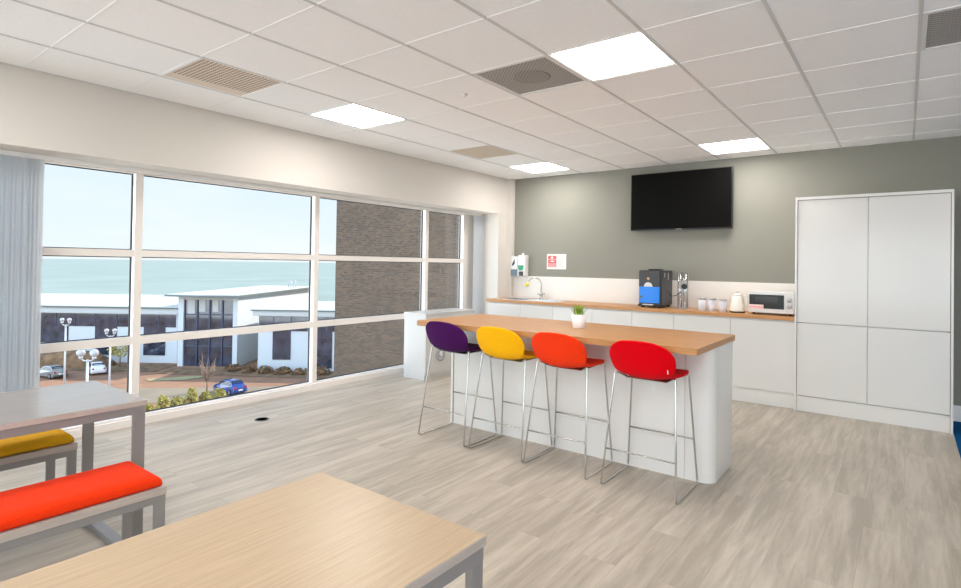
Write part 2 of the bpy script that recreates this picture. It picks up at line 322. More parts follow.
# lights
proto = None
k = 0
for c, r in L_cells:
    x, y = cell(c, r); lab = L_vis.get((c, r))
    if lab is None:
        k += 1; lab = 'ceiling light out of frame, %s light of %s' % (['fourth', 'first', 'second', 'third'][(c//4+1) % 4], {-11: 'the row by the front wall', -6: 'the row behind the camera', -1: 'the middle row', 4: 'the kitchen row'}[r])
    if proto is None:
        proto = thing('ceiling_light', lab, 'light', (x, y, H), group='square ceiling light panels')
        f = MB()
        for a, b in [((.006, .010, 0), (.594, .02, .03)), ((.006, .58, 0), (.594, .59, .03)), ((.010, .02, 0), (.02, .58, .03)), ((.58, .02, 0), (.59, .58, .03))]: f.box(a, b)
        f.build('frame', M['white'], proto, world=False)
        MB().box((.02, .02, .003), (.58, .58, .03)).build('diffuser', M['panel_light'], proto, world=False)
    else: dup(proto, loc=(x, y, H), label=lab)
for c, r, kind in V_cells:
    x, y = cell(c, r)
    lab, cat, nm = {('vent', 0): ('beige perforated ceiling tile with brown holes, above the left end of the window', 'vent', 'perforated_vent'),
        ('vent2', 0): ('cream perforated ceiling tile near the far window corner', 'vent', 'perforated_vent'),
        ('grille', 3): ('dark grey mesh ceiling grille beside the largest light panel', 'grille', 'ceiling_grille'),
        ('grille', 7): ('brownish mesh ceiling grille cut by the right edge of the photo', 'grille', 'ceiling_grille')}[(kind, c if kind == 'grille' else 0)]
    t = thing(nm, lab, cat, (x+.3, y+.3, H), group='ceiling air grilles')
    f = MB()
    g = .022 if kind == 'grille' else .010
    for a, b in [((-.292, -.292, -.002), (.292, -.292+g, .03)), ((-.292, .292-g, -.002), (.292, .292, .03)), ((-.292, -.292+g, -.002), (-.292+g, .292-g, .03)), ((.292-g, -.292+g, -.002), (.292, .292-g, .03))]: f.box(a, b)
    f.build('frame', M['tile'] if kind != 'grille' else M['white'], t, world=False)
    z = .006 if kind == 'grille' else 0.001
    MB().box((-.292+g, -.292+g, z), (.292-g, .292-g, .03)).build('mesh_panel' if kind == 'grille' else 'perforated_panel', M[kind], t, world=False)
    if kind == 'grille' and c == 3:
        MB().lathe([(0, .0035), (.12, .0040), (.13, .0052)], (0, 0, 0.0), 24).build('opening_shade', M['grille_shade'], t, world=False)  # darker colour stands in for the shaded opening behind the mesh
t = thing('smoke_detector', 'tiny round white detector on the ceiling, left of the grey mesh grille', 'detector', (-2.66, 3.17, H))
MB().lathe([(0, -.022), (.012, -.02), (.014, -.008), (.026, -.006), (.028, 0)], (0, 0, 0), 20).build('base', M['white'], t, world=False)
# ------------------------------------------------------------------ window
ys = [1.978, 3.750, 5.507]; MW = .058; ye = 6.31; yb = -2.0; X0, X1 = WX-.09, WX
w1 = thing('window_1', None, None, (WX, 2, 0)); w1['kind'] = 'structure'
fm = MB(); gk = MB()
fm.box((X0, yb, 0), (X1, ye+.06, .075)); fm.box((X0, yb, 2.128), (X1, ye+.06, 2.15))
mull = [-1.655, .175+.0] + ys
for y in mull: fm.box((X0, y-MW, .075), (X1, y, 2.128))
fm.box((X0, ye-.06, .075), (X1, ye+.06, 2.128)); fm.box((X0, yb, .075), (X1, yb+.05, 2.128))
fm.box((X0, ye+.06, 0), (X1, 6.5, 2.15))
edges = [yb+.05]+[v for y in mull for v in (y-MW, y)]+[ye-.06]
bays = [(edges[i], edges[i+1]) for i in range(0, len(edges), 2)]
for a, b in bays:
    for z0, z1 in ((.680, .745), (1.422, 1.480)): fm.box((X0, a, z0), (X1-.004, b, z1))
    for z0, z1 in ((.075, .680), (.745, 1.422), (1.48, 2.128)):
        e = .007; xg = X0+.012
        for p, q in [((xg, a, z0), (xg+.02, b, z0+e)), ((xg, a, z1-e), (xg+.02, b, z1)), ((xg, a, z0+e), (xg+.02, a+e, z1-e)), ((xg, b-e, z0+e), (xg+.02, b, z1-e))]: gk.box(p, q)
fm.build('window_frame', M['frame'], w1); gk.build('gasket', M['gasket'], w1)
for a, b in bays:
    for z0, z1 in ((.075, .680), (.745, 1.422), (1.48, 2.128)): box('window_pane', (X0+.018, a+.003, z0+.003), (X0+.026, b-.003, z1-.003), M['glass'], w1)
box('window_sill', (WX, yb, 0), (WX+.035, 6.5, .06), M['frame'], w1)
# blinds
bt = thing('blind_track', 'long white blind track under the bulkhead above the window', 'blind track', (-5.05, 2, 2.12))
box('rail', (-5.075, -1.9, 2.122), (-5.035, 6.45, 2.149), M['trim'], bt)
t = thing('vertical_blind', 'bunched pale grey vertical blind at the left end of the window', 'blind', (-5.055, 1.1, .06))
n_ = 26
for i in range(n_):
    y = 1.228-.0195*i
    a = math.radians(random.uniform(9, 27)) if i > 2 else math.radians([30, 27, 24][i])
    hw = .0445; dx, dy = hw*math.cos(a), hw*math.sin(a)
    m = MB(); q = []
    N = 5
    for z in (.09, 2.115):
        q.append([m.bm.verts.new((-5.055+dx*(2*k/N-1), y+dy*(2*k/N-1)+.004*math.sin(PI*k/N), z)) for k in range(N+1)])
    for k in range(N): m.bm.faces.new((q[0][k], q[0][k+1], q[1][k+1], q[1][k])).smooth = True
    m.build('slat', M['blind'], t)
t = thing('vertical_blind', 'white vertical blind stacked at the far end of the window, by the low cupboard', 'blind', (-5.05, 6.4, .06))
for i in range(9):
    y = 6.47-.014*i; a = math.radians(random.uniform(40, 55)); dx, dy = .0445*math.cos(a), .0445*math.sin(a)
    m = MB(); v = [m.bm.verts.new(p) for p in ((-5.055-dx, y-dy, .09), (-5.055+dx, y+dy, .09), (-5.055+dx, y+dy, 2.115), (-5.055-dx, y-dy, 2.115))]; m.bm.faces.new(v)
    m.build('slat', M['blind'], t)
# floor box grommet
t = thing('floor_grommet', 'round dark grommet set flush in the floor before the window', 'floor grommet', (-4.552, 2.716, 0))
MB().lathe([(.062, 0), (.062, .003), (.052, .004)], (0, 0, 0), 28).build('ring', M['grommet'], t, world=False)
MB().lathe([(0, .0042), (.05, .0042)], (0, 0, .0), 28).build('cover', M['grommet'], t, world=False)
# ------------------------------------------------------------------ kitchen run
DF = 6.237; XR = -.884
units = [-4.735, -4.175, -3.674, -3.11, -2.592, -2.095, -1.492, XR]
labs = ['leftmost white base cupboard, under the sink beside the blind stack', 'white base cupboard below the mixer tap', 'white base cupboard just left of the potted plant', 'white base cupboard just right of the potted plant',
        'white base cupboard below the coffee machine', 'white base cupboard below the grey canisters', 'white base cupboard seen down to the floor, next to the tall cupboard']
for i, lab in enumerate(labs):
    a, b = units[i], units[i+1]
    t = thing('base_cupboard', lab, 'cupboard', ((a+b)/2, DF, 0), group='white base cupboards along the kitchen wall')
    cm = MB(); y0 = DF+.021
    cm.box((a+.001, y0, .15), (a+.017, BY-.01, .884)); cm.box((b-.017, y0, .15), (b-.001, BY-.01, .884)); cm.box((a+.017, y0, .15), (b-.017, BY-.01, .166)); cm.box((a+.017, BY-.02, .166), (b-.017, BY-.01, .884)); cm.box((a+.017, y0, .855), (b-.017, y0+.03, .884))
    cm.build('carcass', M['carcass'], t)
    MB().box((a+.0018, DF, .156), (b-.0018, DF+.019, .866), .0015).build('door', M['gloss'], t)
    box('plinth', (a, DF+.03, 0), (b, DF+.045, .15), M['gloss_side'], t)
wt = thing('kitchen_worktop', 'long oak worktop along the kitchen wall', 'worktop', (-2.8, 6.5, .885))
sx0, sx1, sy0, sy1 = -4.56, -4.19, 6.34, 6.66
m = MB(); xl = -4.750; yf = 6.212
m.box((xl, yf, .885), (sx0, BY-.012, .92)); m.box((sx1, yf, .885), (XR-.001, BY-.012, .92)); m.box((sx0, yf, .885), (sx1, sy0, .92)); m.box((sx0, sy1, .885), (sx1, BY-.012, .92))
m.build('slab', M['top'], wt)
struct(box('wall_splashback', (-4.672, BY-.010, .90), (XR+.003, BY+.001, 1.243), M['splash']))
# sink
t = thing('kitchen_sink', 'stainless steel inset sink with drainer at the left end of the worktop', 'sink', (-4.2, 6.5, .92))
m = MB(); z0, z1 = .9205, .9245; a0, a1, b0, b1 = -4.62, -3.66, 6.30, 6.70
m.box((a0, b0, z0), (sx0+.01, b1, z1)); m.box((sx1-.01, b0, z0), (a1, b1, z1)); m.box((sx0+.01, b0, z0), (sx1-.01, sy0+.01, z1)); m.box((sx0+.01, sy1-.01, z0), (sx1-.01, b1, z1))
m.build('rim', M['steel'], t)
m = MB(); q = .010
for p, r in [((sx0+q, sy0+q, .78), (sx0+q+.002, sy1-q, z1)), ((sx1-q-.002, sy0+q, .78), (sx1-q, sy1-q, z1)), ((sx0+q, sy0+q, .78), (sx1-q, sy0+q+.002, z1)), ((sx0+q, sy1-q-.002, .78), (sx1-q, sy1-q, z1)), ((sx0+q, sy0+q, .778), (sx1-q, sy1-q, .78))]: m.box(p, r)
m.build('bowl', M['steel'], t)
m = MB()
for i in range(8): m.box((-4.08, 6.36+i*.035, z1), (-3.74, 6.368+i*.035, z1+.002))
m.build('drainer_ribs', M['steel'], t)
# tap
t = thing('mixer_tap', 'chrome swan-neck mixer tap behind the sink', 'tap', (-4.13, 6.685, .9247))
MB().lathe([(.028, 0), (.028, .01), (.02, .014), (.02, .055), (.024, .06), (.024, .09), (.012, .095)], (0, 0, 0), 20).build('body', M['chrome'], t, world=False)
P = [(0, 0, .09), (0, 0, .20)]+[(-.11*(1-math.cos(a))*.72, -.11*(1-math.cos(a))*.5, .20+.10*math.sin(a)) for a in [PI*k/12 for k in range(1, 11)]]
MB().tube(P, .009, 10).build('spout', M['chrome'], t, world=False)
for sx in (-1, 1):
    MB().tube([(sx*.02, 0, .072), (sx*.055, -.004, .076)], .012, 10).build('handle', M['chrome'], t, world=False)
# dispensers
t = thing('soap_dispenser', 'white wall soap dispenser with dark teal bottle window, left of the pair', 'dispenser', (-4.60, BY-.012, 1.24))
MB().box((-.055, -.10, .0), (.060, .012, .29), .02, 3).build('housing', M['white'], t, world=False)
MB().box((-.05, -.106, .005), (.054, -.09, .10), .004).build('bottle_window', M['teal'], t, world=False)
MB().prism([(-.035, .16), (.0, .225), (.012, .25), (.018, .19), (-.01, .15)], -.104, -.099, axis='y').build('badge', M['black'], t, world=False)
t = thing('soap_dispenser', 'white wall dispenser with a green label and black nozzle, right of the pair', 'dispenser', (-4.475, BY-.012, 1.24))
MB().box((-.058, -.10, .0), (.068, .012, .31), .02, 3).build('housing', M['white'], t, world=False)
MB().box((-.045, -.106, .12), (.045, -.098, .16), .002).build('label', M['green'], t, world=False)
MB().prism([(-.028, .085), (.028, .085), (.045, .12), (-.045, .12)], -.1055, -.098, axis='y').build('label', M['green'], t, world=False)
MB().box((-.03, -.108, .005), (.04, -.096, .07), .004).build('nozzle', M['black'], t, world=False)
MB().box((-.02, -.05, .31), (.005, -.02, .34), .004).build('catch', M['white'], t, world=False)
t = thing('hanging_sponge', 'small yellow sponge hanging below the wall dispensers', 'sponge', (-4.42, BY-.035, 1.09))
MB().ball((0, 0, .03), .035, 2, (1, .5, .8)).build('sponge', M['sponge'], t, world=False)
MB().tube([(0, 0, .055), (.004, -.005, .12), (.012, -.008, .155)], .004, 6).build('cord', M['greyink'], t, world=False)
# notice
t = thing('wall_notice', 'white notice sheet with a red block on the grey-green wall', 'notice', (-3.945, BY, 1.35))
MB().box((-.155, -.006, 0), (.155, 0, .215)).build('sheet', M['paper'], t, world=False)
m = MB(); m.box((-.135, -.0075, .03), (.0, -.0055, .075)); m.box((-.135, -.0075, .08), (0, -.0055, .135)); m.box((-.135, -.0075, .14), (0, -.0055, .19)); m.build('red_block', M['redink'], t, world=False)
m = MB(); m.prism([(-.085, .148), (-.055, .148), (-.05, .17), (-.07, .185), (-.09, .17)], -.0085, -.0075, axis='y'); m.prism([(-.10, .105), (-.03, .105), (-.04, .122), (-.09, .122)], -.0085, -.0075, axis='y')
for i in range(3): m.box((-.125, -.0085, .038+.012*i), (-.01, -.0075, .042+.012*i))
m.build('pictogram', M['paper'], t, world=False)
m = MB()
for i in range(11): m.box((.025, -.0075, .035+.0148*i), (random.uniform(.09, .135), -.0055, .039+.0148*i))
m.build('printed_lines', M['greyink'], t, world=False)
# coffee machine
t = thing('coffee_machine', 'black bean-to-cup coffee machine with a bright blue front panel', 'coffee machine', (-2.435, 6.57, .92))
x0, x1, y0, y1 = -2.572, -2.293, 6.38, 6.76
MB().box((x0, y0+.02, .945), (x1, y1, 1.362), .006).build('body', M['dark'], t)
MB().box((x0+.004, y0, 1.165), (x1-.018, y0+.022, 1.357), .004).build('front_panel', M['dark'], t)
MB().box((x0+.008, y0-.004, .975), (x1-.022, y0+.018, 1.168), .004).build('blue_panel', M['blue'], t)
MB().box((x0+.006, y0-.03, .935), (x1-.01, y0+.04, .958), .004).build('drip_tray', M['black'], t)
MB().box((x0+.06, y0-.035, .950), (x0+.19, y0+.01, .962), .003).build('drip_plate', M['paper'], t)
m = MB(); cx, cz = -2.452, 1.168; m.prism([(cx+.052*math.cos(PI*k/14), cz+.052*math.sin(PI*k/14)) for k in range(15)], y0-.003, y0+.001, axis='y'); m.build('label', M['paper'], t)
MB().lathe([(.016, -.004), (.0, -.0045)], (-2.452, y0, 1.262), 16, 'y').build('button', mat('amber_button', (.8, .45, .25), .4), t)
MB().lathe([(.008, -.004), (.0, -.0045)], (-2.475, y0, 1.325), 12, 'y').build('indicator', M['redinkb'] if 'redinkb' in M else M['redlamp'], t)
MB().lathe([(.015, -.004), (.015, -.012), (.0, -.012)], (-2.535, y0-.002, 1.045), 16, 'y').build('lock', M['grommet'], t)
MB().box((-2.485, 6.46, 1.362), (-2.355, 6.62, 1.378), .006).build('hopper_lid', M['black'], t)
for x in (x0+.035, x1-.035):
    for y in (y0+.05, y1-.04): MB().lathe([(.018, 0), (.022, .026)], (x, y, .92), 14).build('foot', M['black'], t)
for yy, h in ((6.47, .055), (6.59, .085)): MB().box((x1, yy, 1.335-h), (x1+.004, yy+.03, 1.335), .001).build('label', M['lid'], t)
# cup tubes
t = thing('cup_holder', 'clear upright cup tube rack right of the coffee machine', 'cup holder', (-2.09, 6.52, .92))
for dx in (-.032, .032):
    m = MB(); m.tube([(dx, 0, .012), (dx, 0, .42)], .027, 16); m.build('tube', M['acrylic'], t, world=False)
    MB().tube([(dx-.022*(1 if dx < 0 else -1), .018, .01), (dx-.022*(1 if dx < 0 else -1), .018, .425)], .004, 8).build('rod', M['lid'], t, world=False)
MB().box((-.075, -.045, 0), (.075, .045, .012), .003).build('base', M['lid'], t, world=False)
MB().lathe([(.03, -.02), (.034, 0), (.03, .02)], (.03, -.03, .26), 16, 'y').build('knob', M['black'], t, world=False)
MB().tube([(-.19, .03, .20), (-.13, -.02, .14), (-.07, -.03, .15), (.0, -.034, .20)], .004, 6).build('cable', M['black'], t, world=False)
# canisters
def canister(x, y, lab):
    t = thing('storage_canister', lab, 'canister', (x, y, .92), group='grey storage canisters')
    MB().lathe([(.040, 0), (.043, .004), (.043, .125)], (0, 0, 0), 28).build('body', M['canister'], t, world=False)
    MB().lathe([(.045, .1255), (.045, .138), (.04, .142), (0, .142)], (0, 0, 0), 28).build('lid', M['lid'], t, world=False)
    return t
canister(-1.835, 6.42, 'leftmost pale grey canister, next to the cup rack'); canister(-1.728, 6.42, 'middle pale grey canister of the three'); canister(-1.615, 6.42, 'rightmost pale grey canister, next to the kettle')
# kettle
t = thing('electric_kettle', 'cream electric kettle between the canisters and the microwave', 'kettle', (-1.465, 6.42, .92))
MB().lathe([(.078, 0), (.08, .012), (.072, .014)], (0, 0, 0), 28).build('base', M['black'], t, world=False)
MB().lathe([(.074, .0145), (.076, .03), (.070, .08), (.058, .15), (.050, .185)], (0, 0, 0), 28).build('body', M['cream'], t, world=False)
MB().lathe([(.050, .186), (.045, .2), (.02, .212), (.0, .214)], (0, 0, 0), 24).build('lid', M['cream'], t, world=False)
MB().lathe([(.006, .213), (.012, .225), (.0, .234)], (0, 0, 0), 14).build('lid_knob', M['steel'], t, world=False)
MB().tube([(.045, -.015, .178), (.085, -.03, .185), (.105, -.036, .15), (.10, -.034, .08), (.067, -.022, .04)], .0095, 10).build('handle', M['cream'], t, world=False)
MB().prism([(-.045, .15), (-.085, .185), (-.078, .19), (-.045, .185)], -.014, .014, axis='y').build('spout', M['cream'], t, world=False)
# microwave
t = thing('microwave_oven', 'white microwave oven with a dark window, beside the tall cupboard', 'microwave', (-1.12, 6.5, .92))
x0, x1, y0, y1, z0, z1 = -1.333, -.905, 6.33, 6.66, .942, 1.158
MB().box((x0, y0+.022, z0), (x1, y1, z1), .006).build('body', M['white'], t)
MB().box((x0, y0, z0), (x1-.085, y0+.02, z1), .004).build('door', M['white'], t)
MB().box((x1-.084, y0+.002, z0), (x1, y0+.02, z1), .004).build('control_panel', M['white'], t)
MB().box((x0+.006, y0-.003, z0+.042), (x1-.092, y0, z1-.028), .001).build('door_window', M['black'], t)
MB().box((x0+.06, y0-.0045, z0+.06), (x1-.15, y0-.003, z1-.05), .0005).build('window_mesh', M['meshwindow'], t)
MB().box((x0+.002, y0-.006, z0+.035), (x0+.145, y0-.0035, z0+.082)).build('sticker', mat('pink_white_sticker', (.85, .62, .60), .5), t)
MB().box((x0+.006, y0-.007, z0+.054), (x0+.141, y0-.0055, z0+.060)).build('sticker_line', M['redink'], t)
for z in (z0+.075, z0+.14):
    MB().lathe([(.025, 0), (.022, -.016), (0, -.018)], (x1-.042, y0+.002, z), 20, 'y').build('knob', M['lid'], t)
for x in (x0+.04, x1-.04):
    for y in (y0+.05, y1-.04): MB().lathe([(.012, 0), (.014, .022)], (x, y, .92), 12).build('foot', M['black'], t)
# tall cupboard
t = thing('tall_cupboard', 'tall glossy white double cupboard at the right end of the kitchen', 'cupboard', (-.277, 6.22, 0))
a, b, f, top = -.884+.001, .331, 6.205, 2.114
m = MB(); m.box((a, f, 0), (a+.018, BY-.005, top)); m.box((b-.018, f, 0), (b, BY-.005, top)); m.box((a+.018, f, top-.028), (b-.018, BY-.005, top)); m.box((a+.018, f+.04, .15), (b-.018, BY-.005, .166)); m.box((a+.018, BY-.02, .166), (b-.018, BY-.005, top-.028))
m.build('carcass', M['gloss_side'], t)
mid = -.283
for p, q in ((a+.021, mid-.0015), (mid+.0015, b-.021)):
    MB().box((p, f+.012, .876), (q, f+.031, top-.032), .0015).build('door', M['gloss'], t)
    MB().box((p, f+.012, .160), (q, f+.031, .871), .0015).build('door', M['gloss'], t)
box('plinth', (a+.019, f+.03, 0), (b-.019, f+.045, .148), M['gloss_side'], t)
# television
t = thing('wall_television', 'large black flat television high on the grey-green wall', 'television', (-2.2, 6.75, 1.862))
MB().box((-2.812, 6.69, 1.858), (-1.592, 6.735, 2.570), .004).build('bezel', M['black'], t)
MB().box((-2.802, 6.6885, 1.874), (-1.602, 6.6905, 2.562), .0005).build('screen', M['screen'], t)
MB().box((-2.4, 6.735, 2.05), (-2.0, 6.786, 2.4), .004).build('wall_mount', M['black'], t)
fc = D.curves.new('tv_logo', 'FONT'); fc.body = 'SAMSUNG'; fc.size = .016; fc.extrude = .0004; fc.align_x = 'CENTER'
fo = D.objects.new('logo_tmp', fc); COL.objects.link(fo)
bpy.context.view_layer.update(); me = D.meshes.new_from_object(fo.evaluated_get(bpy.context.evaluated_depsgraph_get())); D.objects.remove(fo)
me.transform(Matrix.Translation((-2.2, 6.6882, 1.8605)) @ Matrix.Rotation(PI/2, 4, 'X')); me.transform(Matrix.Translation(-Vector(t.location))); me.materials.append(M['paper'])
lo = D.objects.new('logo', me); COL.objects.link(lo); lo.parent = t
# ------------------------------------------------------------------ low cupboard by the window
t = thing('low_cupboard', 'low white cupboard standing by the far end of the window', 'cupboard', (-4.78, 5.4, 0))
a, b, y0, y1 = -4.965, -4.592, 4.83, 5.76
box('carcass', (a+.003, y0+.003, .0), (b-.02, y1-.003, .775), M['low_white'], t)
box('top', (a, y0, .776), (b, y1, .80), M['low_white'], t)
for p, q in ((y0+.003, 5.293), (5.297, y1-.003)): MB().box((b-.019, p, .07), (b-.001, q, .772), .001).build('door', M['low_white'], t)
t2 = thing('round_vent', 'round grey vent fitting on the side of the low cupboard', 'vent', (b, 5.09, .285))
MB().lathe([(.05, -.001), (.075, .004), (.078, .016), (.060, .02), (.056, .010), (0, .010)], (0, 0, 0), 28, 'x').build('ring', M['lid'], t2, world=False)
MB().lathe([(.04, .0105), (.03, .022), (0, .024)], (0, 0, 0), 24, 'x').build('cap', M['canister'], t2, world=False)
# ------------------------------------------------------------------ island
t = thing('kitchen_island', 'long white breakfast island with an oak top', 'island', (-2.1, 3.95, 0))
def rounded(x0, y0, x1, y1, rs):
    P = []
    for (cx, cy, a0), r in zip(((x0, y0, PI), (x1, y0, 1.5*PI), (x1, y1, 0), (x0, y1, .5*PI)), rs):
        ox = cx+(r if cx == x0 else -r); oy = cy+(r if cy == y0 else -r)
        for k in range(9): P.append((ox+r*math.cos(a0+k*PI/16), oy+r*math.sin(a0+k*PI/16)))
    return P
MB().prism(rounded(-3.315, 3.345, -.982, 4.265, (.05, .02, .02, .02)), .880, .920, .003).build('worktop', M['top'], t)
box('front_panel', (-3.158, 3.722, 0), (-1.172, 3.742, .879), M['gloss'], t)
box('back_panel', (-3.158, 4.175, 0), (-1.172, 4.195, .879), M['gloss'], t)
def smooth_prism(p, z0, z1, n, m, t):
    o = MB().prism(p, z0, z1).build(n, m, t)
    for f in o.data.polygons: f.use_smooth = abs(f.normal.z) < .5
    bpy.context.view_layer.update(); o.data.set_sharp_from_angle(angle=.5); return o
smooth_prism(rounded(-1.170, 3.722, -.985, 4.195, (.003, .075, .003, .003)), 0, .879, 'end_panel', M['gloss'], t)
smooth_prism(rounded(-3.235, 3.722, -3.160, 4.195, (.02, .003, .003, .003)), 0, .879, 'end_panel', M['gloss'], t)
MB().box((-3.10, 3.60, .845), (-1.25, 3.72, .879)).build('support_rail', M['gloss_side'], t)
# plant
t = thing('potted_plant', 'small green grass plant in a white pot on the island', 'plant', (-2.025, 3.835, .92))
MB().lathe([(.042, 0), (.045, .003), (.060, .104), (.056, .106), (.054, .094)], (0, 0, 0), 32).build('pot', M['pot'], t, world=False)
MB().lathe([(0, .088), (.0535, .09)], (0, 0, 0), 24).build('soil', M['soil'], t, world=False)
for half, nm, mm in ((0, 'leaves', 'leaf'), (1, 'leaves', 'leaf2')):
    m = MB()
    for i in range(90 if half == 0 else 60):
        a = random.uniform(0, 2*PI); r = random.uniform(.0, .035); out = random.uniform(.0, .06)*(r/.03 if half == 0 else .5); h = random.uniform(.06, .115) if half == 0 else random.uniform(.08, .12)
        d = Vector((math.cos(a), math.sin(a), 0)); s_ = Vector((-math.sin(a), math.cos(a), 0)); w = .0052; b0 = d*r+Vector((0, 0, .088)); V = []
        for k in range(5):
            u = k/4; p = b0+d*out*u*u+Vector((0, 0, h*u*(1-.15*u))); ww = w*(1-u**2)+.0004
            V.append((m.bm.verts.new(p-s_*ww), m.bm.verts.new(p+s_*ww)))
        for A, B in zip(V, V[1:]): m.bm.faces.new((A[0], A[1], B[1], B[0]))
    m.build(nm, M[mm], t, world=False)
# ------------------------------------------------------------------ bar stools
def stool_shell(m):
    # profile of the middle line, from seat front to back top: (y, z, half width, edge lift y, edge lift z)
    prof = [(.208, .700, .150, 0, .000), (.203, .716, .172, 0, .000), (.165, .722, .197, 0, .004), (.09, .714, .203, 0, .010), (.0, .706, .198, 0, .018), (-.08, .703, .188, .004, .030),
            (-.135, .712, .186, .018, .034), (-.172, .738, .198, .042, .024), (-.195, .784, .210, .058, .010), (-.212, .834, .215, .056, .0), (-.226, .880, .206, .048, -.006), (-.238, .918, .178, .036, -.012), (-.244, .939, .142, .024, -.012), (-.244, .948, .10, .014, -.008)]
    N = 14; G = []
    for y, z, w, ly, lz in prof:
        row = []
        for k in range(N+1):
            u = 2*k/N-1; q = abs(u)**2.2
            row.append(m.bm.verts.new((w*u, y+ly*q, z+lz*q)))
        G.append(row)
    for A, B in zip(G, G[1:]):
        for k in range(N): m.bm.faces.new((A[k], A[k+1], B[k+1], B[k])).smooth = True
    return m
def make_stool(color, label, tagged=False):
    t = thing('bar_stool', label, 'stool', (0, 0, 0), group='bar stools along the island')
    o = stool_shell(MB()).build('seat_shell', M[color], t, world=False)
    s = o.modifiers.new('thick', 'SOLIDIFY'); s.thickness = .026; s.offset = 0
    s = o.modifiers.new('soft', 'SUBSURF'); s.levels = 2; s.render_levels = 2
    r = .0062
    def corner(p, a, b, rad=.025):           # rounded corner at p between a and b
        p, a, b = Vector(p), Vector(a), Vector(b); u = (a-p).normalized()*rad; v = (b-p).normalized()*rad
        return [p+u*(1-k/4)**2+v*(k/4)**2 for k in range(5)]
    for s in (-1, 1):
        RT = (s*.196, -.112, .722); RB = (s*.2405, -.212, r); FB = (s*.237, .213, r); FT = (s*.192, .160, .708)
        pts = [Vector((s*.13, -.07, .690))]+corner(RT, (s*.13, -.07, .690), RB, .015)+corner(RB, RT, FB)+corner(FB, RB, FT)+corner(FT, FB, (s*.12, .13, .696), .015)+[Vector((s*.12, .13, .696))]
        MB().tube(pts, r, 10).build('leg', M['chrome'], t, world=False)
    z = .235; f = z/.722; x = .2405+(.196-.2405)*f; y = -.212+(-.112+.212)*f
    MB().tube([(-x, y, z), (x, y, z)], .0055, 8).build('footrest', M['chrome'], t, world=False)
    z = .29; f = z/.708; x = .237+(.192-.237)*f; y = .213+(.160-.213)*f
    MB().tube([(-x, y, z), (x, y, z)], .0055, 8).build('footrest', M['chrome'], t, world=False)
    MB().box((-.135, -.09, .683), (.135, .15, .690), .002).build('seat_plate', M['chrome'], t, world=False)
    if tagged: 
        MB().box((-.0, .01, .60), (.022, .012, .655)).build('care_tag', M['paper'], t, world=False)
        MB().tube([(.011, .011, .655), (.011, .02, .70)], .001, 5).build('tag_string', M['paper'], t, world=False)
        MB().box((.165, -.17, .755), (.169, -.145, .80)).build('white_clip', M['paper'], t, world=False)
    return t
for x, c, lab, tg in ((-2.930, 'purple', 'purple upholstered bar stool with chrome sled legs', False), (-2.402, 'yellow', 'yellow upholstered bar stool with chrome sled legs', False),
                  (-1.905, 'orange', 'orange-red bar stool between the yellow and crimson stools', False), (-1.312, 'red', 'crimson red bar stool at the near end of the island', True)):
    make_stool(c, lab, tg).location = (x, 3.478, 0)
# ------------------------------------------------------------------ tables and benches
def loop_frame(name, x0, x1, y0, y1, ztop, lw, lt, parent, drop=.035):
    """one end frame: legs + foot runner, legs lw wide along y and lt thick along x"""
def make_table(name, label, group, x0, x1, y0, y1, H_, topm, edgem, lw=.06, lt=.03):
    t = thing(name, label, 'table', ((x0+x1)/2, (y0+y1)/2, 0), group=group)
    MB().box((x0, y0, H_-.025), (x1, y1, H_), .002).build('tabletop', topm, t)
    i = .004; z = H_-.0255
    m = MB()
    e = .0012
    for p, q in [((x0-e, y0-e, H_-.024), (x0, y1+e, H_-.001)), ((x1, y0-e, H_-.024), (x1+e, y1+e, H_-.001)), ((x0, y0-e, H_-.024), (x1, y0, H_-.001)), ((x0, y1, H_-.024), (x1, y1+e, H_-.001))]: m.box(p, q)
    m.build('edge_band', edgem, t)
    m = MB(); m.box((x0+i, y0+i, z-.035), (x0+i+.03, y1-i, z)); m.box((x1-i-.03, y0+i, z-.035), (x1-i, y1-i, z)); m.box((x0+i+.03, y0+i, z-.035), (x1-i-.03, y0+i+.03, z)); m.box((x0+i+.03, y1-i-.03, z-.035), (x1-i-.03, y1-i, z))
    m.build('frame_rail', M['silver'], t)
    for yy0, yy1 in ((y0+i, y0+i+lw), (y1-i-lw, y1-i)):
        for xx0, xx1 in ((x0+i, x0+i+lt), (x1-i-lt, x1-i)): MB().box((xx0, yy0, .03), (xx1, yy1, z-.035), .002).build('leg', M['silver'], t)
        MB().box((x0+i, yy0, 0), (x1-i, yy1, .03), .002).build('foot_runner', M['silver'], t)
    return t
make_table('dining_table', 'pale oak table in the foreground with a grey steel frame', None, -1.466, -.815, -.72, 1.080, .74, M['oak'], M['edge'], .043, .022)
make_table('dining_table', 'ash grey table by the window blind, between the two benches', None, -3.520, -2.852, -.75, 1.117, .74, M['ash'], M['edge'], .050, .02)
